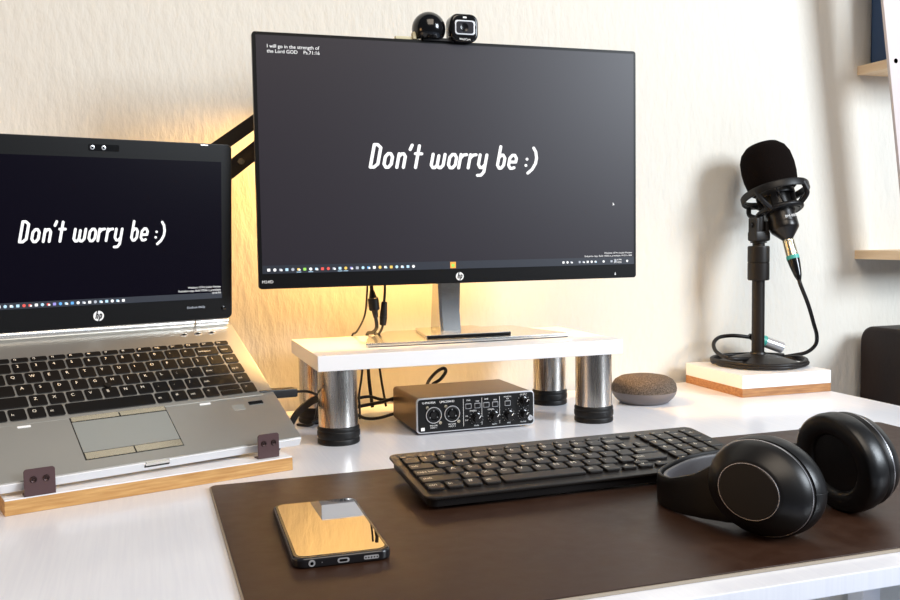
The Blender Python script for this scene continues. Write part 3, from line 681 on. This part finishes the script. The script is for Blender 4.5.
g.lathe([(.0240, .0460), (.0310, .0460), (.0318, .0480), (.0318, .0520), (.0310, .0540), (.0240, .0540), (.0240, .0460)], M['blackplastic'], None, 40, cap=False)
for k in range(4):
    a = radians(45+90*k); g.box((.0235, -.005, .048), (.0305, .005, .082), M['blackplastic'], .001, mtx=RZ(a))
g.done('inner_clamp', t)
g = B()
g.lathe([(.0515, .0750), (.0550, .0742), (.0562, .0760), (.0562, .0850), (.0550, .0868), (.0515, .0860), (.0515, .0750)], M['blackplastic'], None, 64, cap=False)
for k in range(4):
    a = radians(20+90*k)
    g.tube([(.054*cos(a), .054*sin(a), .080), (.053*cos(a+.12), .053*sin(a+.12), .062), (.036*cos(a+.2), .036*sin(a+.2), .050)], .0042, M['blackplastic'], 8)
ringmesh(g, .0500, .0355, .0042)
cl = (T(*A0) @ RM).inverted() @ Vector((SX_, SY_-.002, BH+.236))
g.tube([(-.030, .012, .050), (cl.x*.5-.018, cl.y*.6+.006, (cl.z+.050)/2), tuple(cl)], .0060, M['blackplastic'], 10)
sm = g.done('shock_mount', t, label='black plastic cage ring')
g = B()
for k in range(8):
    a = radians(10+45*k); b = a+radians(14*(1 if k % 2 else -1))
    ex = I4
    g.cyl(ex @ Vector((.054*cos(a), .054*sin(a), .080)), (.030*cos(b), .030*sin(b), .056 if k % 2 else .082), .0012, M['rubber'], 6)
g.done('elastic_band', sm)

# ------------------------------------------------------------------ microphone cable
t = thing('microphone_cable', 'black microphone cable with teal ringed plugs coiled around the stand base', 'cable', (1.0, 1.345, BH))
def w3(p): return (p[0]-1.0, p[1]-1.345, p[2]-BH)
dn = -ax3
g = B(); q = T(*w3(A0)) @ dn.to_track_quat('Z', 'Y').to_matrix().to_4x4()
g.lathe([(0, .0015), (.0085, .0015), (.0095, .003), (.0095, .006), (.0088, .007), (.0095, .008), (.0098, .030), (0, .030)], M['goldish'], q, 32)
pg = g.done('xlr_plug', t, label='shiny metal plug on the microphone')
B().lathe([(0, .030), (.0104, .030), (.0104, .0365), (0, .0365)], M['teal'], q, 32).done('teal_ring', pg, label='teal ring')
B().lathe([(0, .0365), (.0100, .0365), (.0092, .046), (.0062, .064), (.0036, .072), (0, .072)], M['gloss'], q, 32).done('strain_relief', pg, label='black tapered boot')
endp = A0+dn*.071
C0 = Vector((SX_, SY_-.002, 0)); R_ = .0745; zc = BH+.0040
path = [endp, endp+dn*.010, (1.0500, 1.280, .137), (1.0780, 1.300, .1024), (1.1010, 1.320, .080), (1.1070, 1.330, .062), (1.0950, 1.338, .0485), (1.076, 1.352, .0425)]
coil = []
for k in range(0, 31):
    a = radians(25-24*k); rr = .0765+.0035*sin(k*1.3); coil.append((C0.x+.004+rr*cos(a), C0.y+min(rr, .0770)*sin(a), zc+ (.0042 if k > 15 else 0)))
g = B(); g.tube([w3(p) for p in path]+[w3(p) for p in coil], .0033, M['cable'], 10, 5); g.done('cord', t)
tail = [coil[-1], (.930, 1.305, .050), (.918, 1.340, .056), (.926, 1.366, .068), (.944, 1.378, .0775), (.966, 1.378, .0800), (.984, 1.374, .0790), (1.004, 1.370, .076)]
g = B(); g.tube([w3(p) for p in tail], .0033, M['cable'], 10, 6); g.done('cord', t)
e0 = Vector((1.004, 1.370, .0775)); e1 = Vector((1.062, 1.356, .055)); dd = (e1-e0).normalized()
q = T(*w3(e0)) @ dd.to_track_quat('Z', 'Y').to_matrix().to_4x4()
g = B(); g.lathe([(0, .027), (.0098, .027), (.0100, .058), (.0094, .060), (.0080, .060), (.0078, .050), (0, .050)], M['rim'], q, 32); pg = g.done('xlr_plug', t, label='steel plug resting behind the pole')
B().lathe([(0, .012), (.0102, .012), (.0104, .027), (0, .027)], M['teal'], q, 32).done('teal_ring', pg, label='teal ring')
B().lathe([(0, -.004), (.0040, -.004), (.0085, .010), (.0100, .012), (0, .012)], M['gloss'], q, 32).done('strain_relief', pg)

# ------------------------------------------------------------------ cables behind and under the riser
def cable(name, label, pts, rad, group='black cables behind and under the riser', ends=(), cat='cable'):
    b = pts[-1]; t = thing(name, label, cat, (b[0], b[1], b[2]), group=group)
    loc = lambda p: (p[0]-b[0], p[1]-b[1], p[2]-b[2])
    g = B(); g.tube([loc(p) for p in pts], rad, M['cable'], 10, 6); g.done('cord', t)
    for (p0, p1, r0, r1) in ends:
        g = B(); g.cyl(loc(p0), loc(p1), r0, M['blackplastic'], 16, r1=r1, bev=min(r0, r1)*.15); g.done('plug', t)
    return t
cable('monitor_cable', 'thick black video cable with a fat plug hanging beneath the monitor', [(.3040, 1.262, .1950), (.3044, 1.262, .190), (.3075, 1.262, .160), (.3105, 1.262, .136), (.314, 1.30, .118+.006), (.318, 1.350, .117), (.3200, 1.362, .100), (.3209, 1.3600, .050), (.3230, 1.350, .006)], .0026,
      ends=[((.3046, 1.262, .1870), (.3060, 1.262, .1760), .0030, .0055), ((.3060, 1.262, .1760), (.3080, 1.262, .1585), .0075, .0075), ((.3080, 1.262, .1585), (.3096, 1.262, .1480), .0045, .0035)])
cable('power_lead', 'black power lead with a slim plug hanging beneath the monitor', [(.3236, 1.262, .1955), (.3232, 1.262, .185), (.3215, 1.262, .165), (.3190, 1.262, .136), (.3240, 1.31, .1195), (.330, 1.350, .117), (.334, 1.362, .098), (.3400, 1.360, .045), (.3440, 1.350, .006)], .0018,
      ends=[((.3222, 1.262, .1700), (.3205, 1.262, .1500), .0040, .0052), ((.3205, 1.262, .1500), (.3192, 1.262, .1370), .0055, .0045)])
cable('thin_lead', 'thin black lead running down behind the riser left of the plugs', [(.3000, 1.268, .1950), (.2990, 1.268, .180), (.2965, 1.275, .150), (.2950, 1.32, .124), (.2960, 1.352, .117), (.2960, 1.362, .100), (.2960, 1.358, .050), (.2700, 1.330, .004)], .0014)
cable('interface_cable', 'black cable looping from the left riser leg to the back of the audio interface', [(.250, 1.215, .048), (.2560, 1.24, .0400), (.275, 1.262, .0360), (.300, 1.275, .0360), (.320, 1.285, .0290), (.345, 1.290, .0250), (.355, 1.285, .0240), (.360, 1.277, .0240)], .0022)
cable('usb_cable', 'black cable crossing below the loop towards the audio interface', [(.215, 1.250, .010), (.245, 1.255, .0200), (.285, 1.262, .0255), (.320, 1.280, .0260), (.350, 1.292, .0300), (.366, 1.286, .0300), (.372, 1.277, .0300)], .0024)
cable('long_black_cable', 'black cable lying on the desk, lowest of those entering the interface', [(.232, 1.245, .0250), (.262, 1.225, .0260), (.285, 1.240, .0130), (.310, 1.262, .0070), (.340, 1.290, .0060), (.372, 1.296, .0120), (.385, 1.277, .0140)], .0022)
cable('hanging_cable', 'thin black cable slanting down from the riser beside the front leg', [(.3100, 1.352, .112), (.3070, 1.335, .085), (.2960, 1.300, .060), (.2850, 1.270, .040), (.2820, 1.255, .0290), (.2900, 1.290, .0030)], .0016)
cable('looped_cable', 'black cable loop standing up behind the audio interface', [(.395, 1.278, .030), (.3960, 1.305, .040), (.405, 1.325, .0460), (.420, 1.335, .0560), (.432, 1.338, .0600), (.434, 1.335, .0550), (.424, 1.330, .0450), (.410, 1.325, .0380), (.418, 1.31, .034), (.432, 1.305, .0300), (.440, 1.278, .028)], .0026)
# laptop side plug
t = thing('laptop_usb_plug', 'black plug and cable sticking out of the laptop side', 'cable', (.150, 1.145, .071))
g = B(); g.box((-.022, -.008, -.0055), (.030, .008, .0055), M['blackplastic'], .002, mtx=RZ(.33) @ RY(radians(3))); g.done('plug', t)
g = B(); g.tube([(.028, .009, -.001), (.045, .022, -.004), (.060, .045, -.012), (.070, .070, -.022), (.072, .100, -.040), (.068, .120, -.066), (.050, .14, -.069)], .0018, M['cable']); g.done('cord', t)
t = thing('flat_cable', 'flat black strap cable rising behind the laptop corner', 'cable', (.180, 1.165, .036))
g = B(); g.tube([(-.034, -.040, -.0345), (-.014, -.020, -.012), (.0, -.010, .006), (.022, .020, .014), (.040, .046, .014), (.058, .075, .008), (.078, .110, -.014), (.088, .140, -.0345)], .004, M['cable'], 8, flat=(.0012, .0048)); g.done('cord', t)

# ------------------------------------------------------------------ desk lamp with a double bar arm, head behind the monitor
t = thing('desk_lamp', 'black lamp arm of two parallel bars reaching behind the monitor', 'lamp', (.035, 1.345, 0))
def w4(x, y, z): return (x-.035, y-1.345, z)
B().lathe([(0, 0), (.050, 0), (.052, .003), (.048, .010), (.012, .014), (0, .014)], M['blackplastic'], None, 48).done('lamp_base', t)
B().cyl((0, 0, .012), (0, 0, .315), .007, M['blackplastic'], 20).done('post', t)
g = B(); g.cyl(w4(.035, 1.333, .300), w4(.035, 1.357, .300), .017, M['blackplastic'], 24); g.cyl(w4(.035, 1.335, .330), w4(.035, 1.355, .330), .010, M['blackplastic'], 24); g.done('elbow', t)
for (za, zb_) in ((.3345, .4235), (.2855, .3835)):
    g = B(); g.tube([w4(.035, 1.347, za), w4(.300, 1.347, za+(zb_-za)*(.300-.035)/(.1600-.035))], .004, M['blackplastic'], 8, flat=(.0022, .0092) if za > .3 else (.0022, .0112), smooth=False); g.done('arm_bar', t)
g = B(); g.cyl(w4(.1401, 1.3455, .3680), w4(.1401, 1.3395, .3680), .0048, M['goldish'], 6); g.done('bolt', t, label='small brassy bolt')
B().box(w4(.285, 1.337, .448), w4(.315, 1.357, .500), M['blackplastic'], .003).done('head_bracket', t)
hx, hz = .375, .462
g = B(); g.tube([w4(.30, 1.347, .47), w4(.335, 1.345, .505), w4(hx, 1.335, hz+.028)], .005, M['blackplastic']); g.done('neck', t)
P = T(*w4(hx, 1.335, hz)) @ RY(radians(10))
g = B(); g.lathe([(.012, .036), (.030, .026), (.040, .002), (.0415, -.018), (.0400, -.018), (.0385, .001), (.029, .0235), (0, .032)], M['blackplastic'], P, 40); g.done('lamp_shade', t)
B().lathe([(0, .020)]+[(.0150*sin(a*pi/10), .0150*cos(a*pi/10)) for a in range(1, 10)]+[(0, -.015)], M['bulb'], P @ T(0, 0, -.004), 24).done('bulb', t, label='warm glowing bulb')
l = bpy.data.lights.new('lamp_light', 'SPOT'); l.energy = 14; l.color = (1, .56, .17); l.shadow_soft_size = .03; l.spot_size = radians(174); l.spot_blend = .35
lo = bpy.data.objects.new('lamp_light', l); COL.objects.link(lo); lo.location = (hx-.006, 1.332, DZ+hz-.030); lo.rotation_euler = (radians(8), radians(10), 0)

# ------------------------------------------------------------------ shelves, binder, board, case
def shelf(label, z, mm):
    t = thing('wall_shelf', label, 'shelf', (1.268, 1.42, z), group='pale pine wall shelves')
    B().box((0, -.118, 0), (.42, 0, .0165), M[mm], .0008).done('shelf_board', t)
    for x in (.16, .36):
        g = B(); g.box((x-.01, -.10, -.003), (x+.01, -.003, 0), M['white']); g.box((x-.01, -.003, -.10), (x+.01, 0, 0), M['white']); g.done('bracket', t)
shelf('upper pale pine wall shelf carrying a navy binder', .5435, 'pine')
shelf('lower pale pine wall shelf above the dark case', .2052, 'pine')
t = thing('binder', 'navy blue binder standing on the upper wall shelf', 'binder', (1.285, 1.405, .5600))
g = B(); g.box((0, -.075, 0), (.0025, 0, .30), M['navy'], .0008); g.box((0, -.002, 0), (.065, 0, .30), M['navy']); g.box((.0625, -.075, 0), (.065, 0, .30), M['navy'], .0008); g.done('cover', t)
B().box((.006, -.073, .004), (.058, -.004, .296), M['print']).done('pages', t)
o = B().prism([(0, 0), (.06, 0), (-.025, .62), (-.090, .62)], 0, .006, M['palepink'], FR, bev=.0006)
o.lathe([(0, .0062), (.0042, .0062)], M['gloss'], FR @ T(-.0330, .3265, 0), 16)
o = o.done('leaning_board'); o.location = (1.2800, 1.311, DZ+.2218); tag(o, 'pale slanted board with a small hole in front of the wall shelves', 'board')
t = thing('hard_case', 'dark brown rounded case with top handle standing beside the desk', 'case', (1.263, 1.15, -.30))
g = B(); g.prism(rrect(-.25, 0, 0, .383, .028, 8), 0, .22, M['case'], Matrix(((0, 0, 1, 0), (-1, 0, 0, 0), (0, 1, 0, 0), (0, 0, 0, 1))), bev=.008, seg=3); g.done('body', t)
g = B(); g.tube([(.035, .060, .380), (.035, .064, .392), (.035, .090, .397), (.035, .150, .397), (.035, .176, .392), (.035, .180, .380)], .005, M['rubber']); g.done('handle', t)
g = B(); g.box((.0, .045, .383), (.02, .075, .392), M['rubber'], .003); g.done('latch', t)
t = thing('side_stool', 'low stool under the dark case beside the desk', 'stool', (1.23, 1.12, -DZ))
B().box((0, 0, .425), (.29, .285, .45), M['white'], .003).done('seat', t)
for x in (.01, .24):
    for y in (.01, .235): B().box((x, y, 0), (x+.04, y+.04, .425), M['white'], .002).done('leg', t)
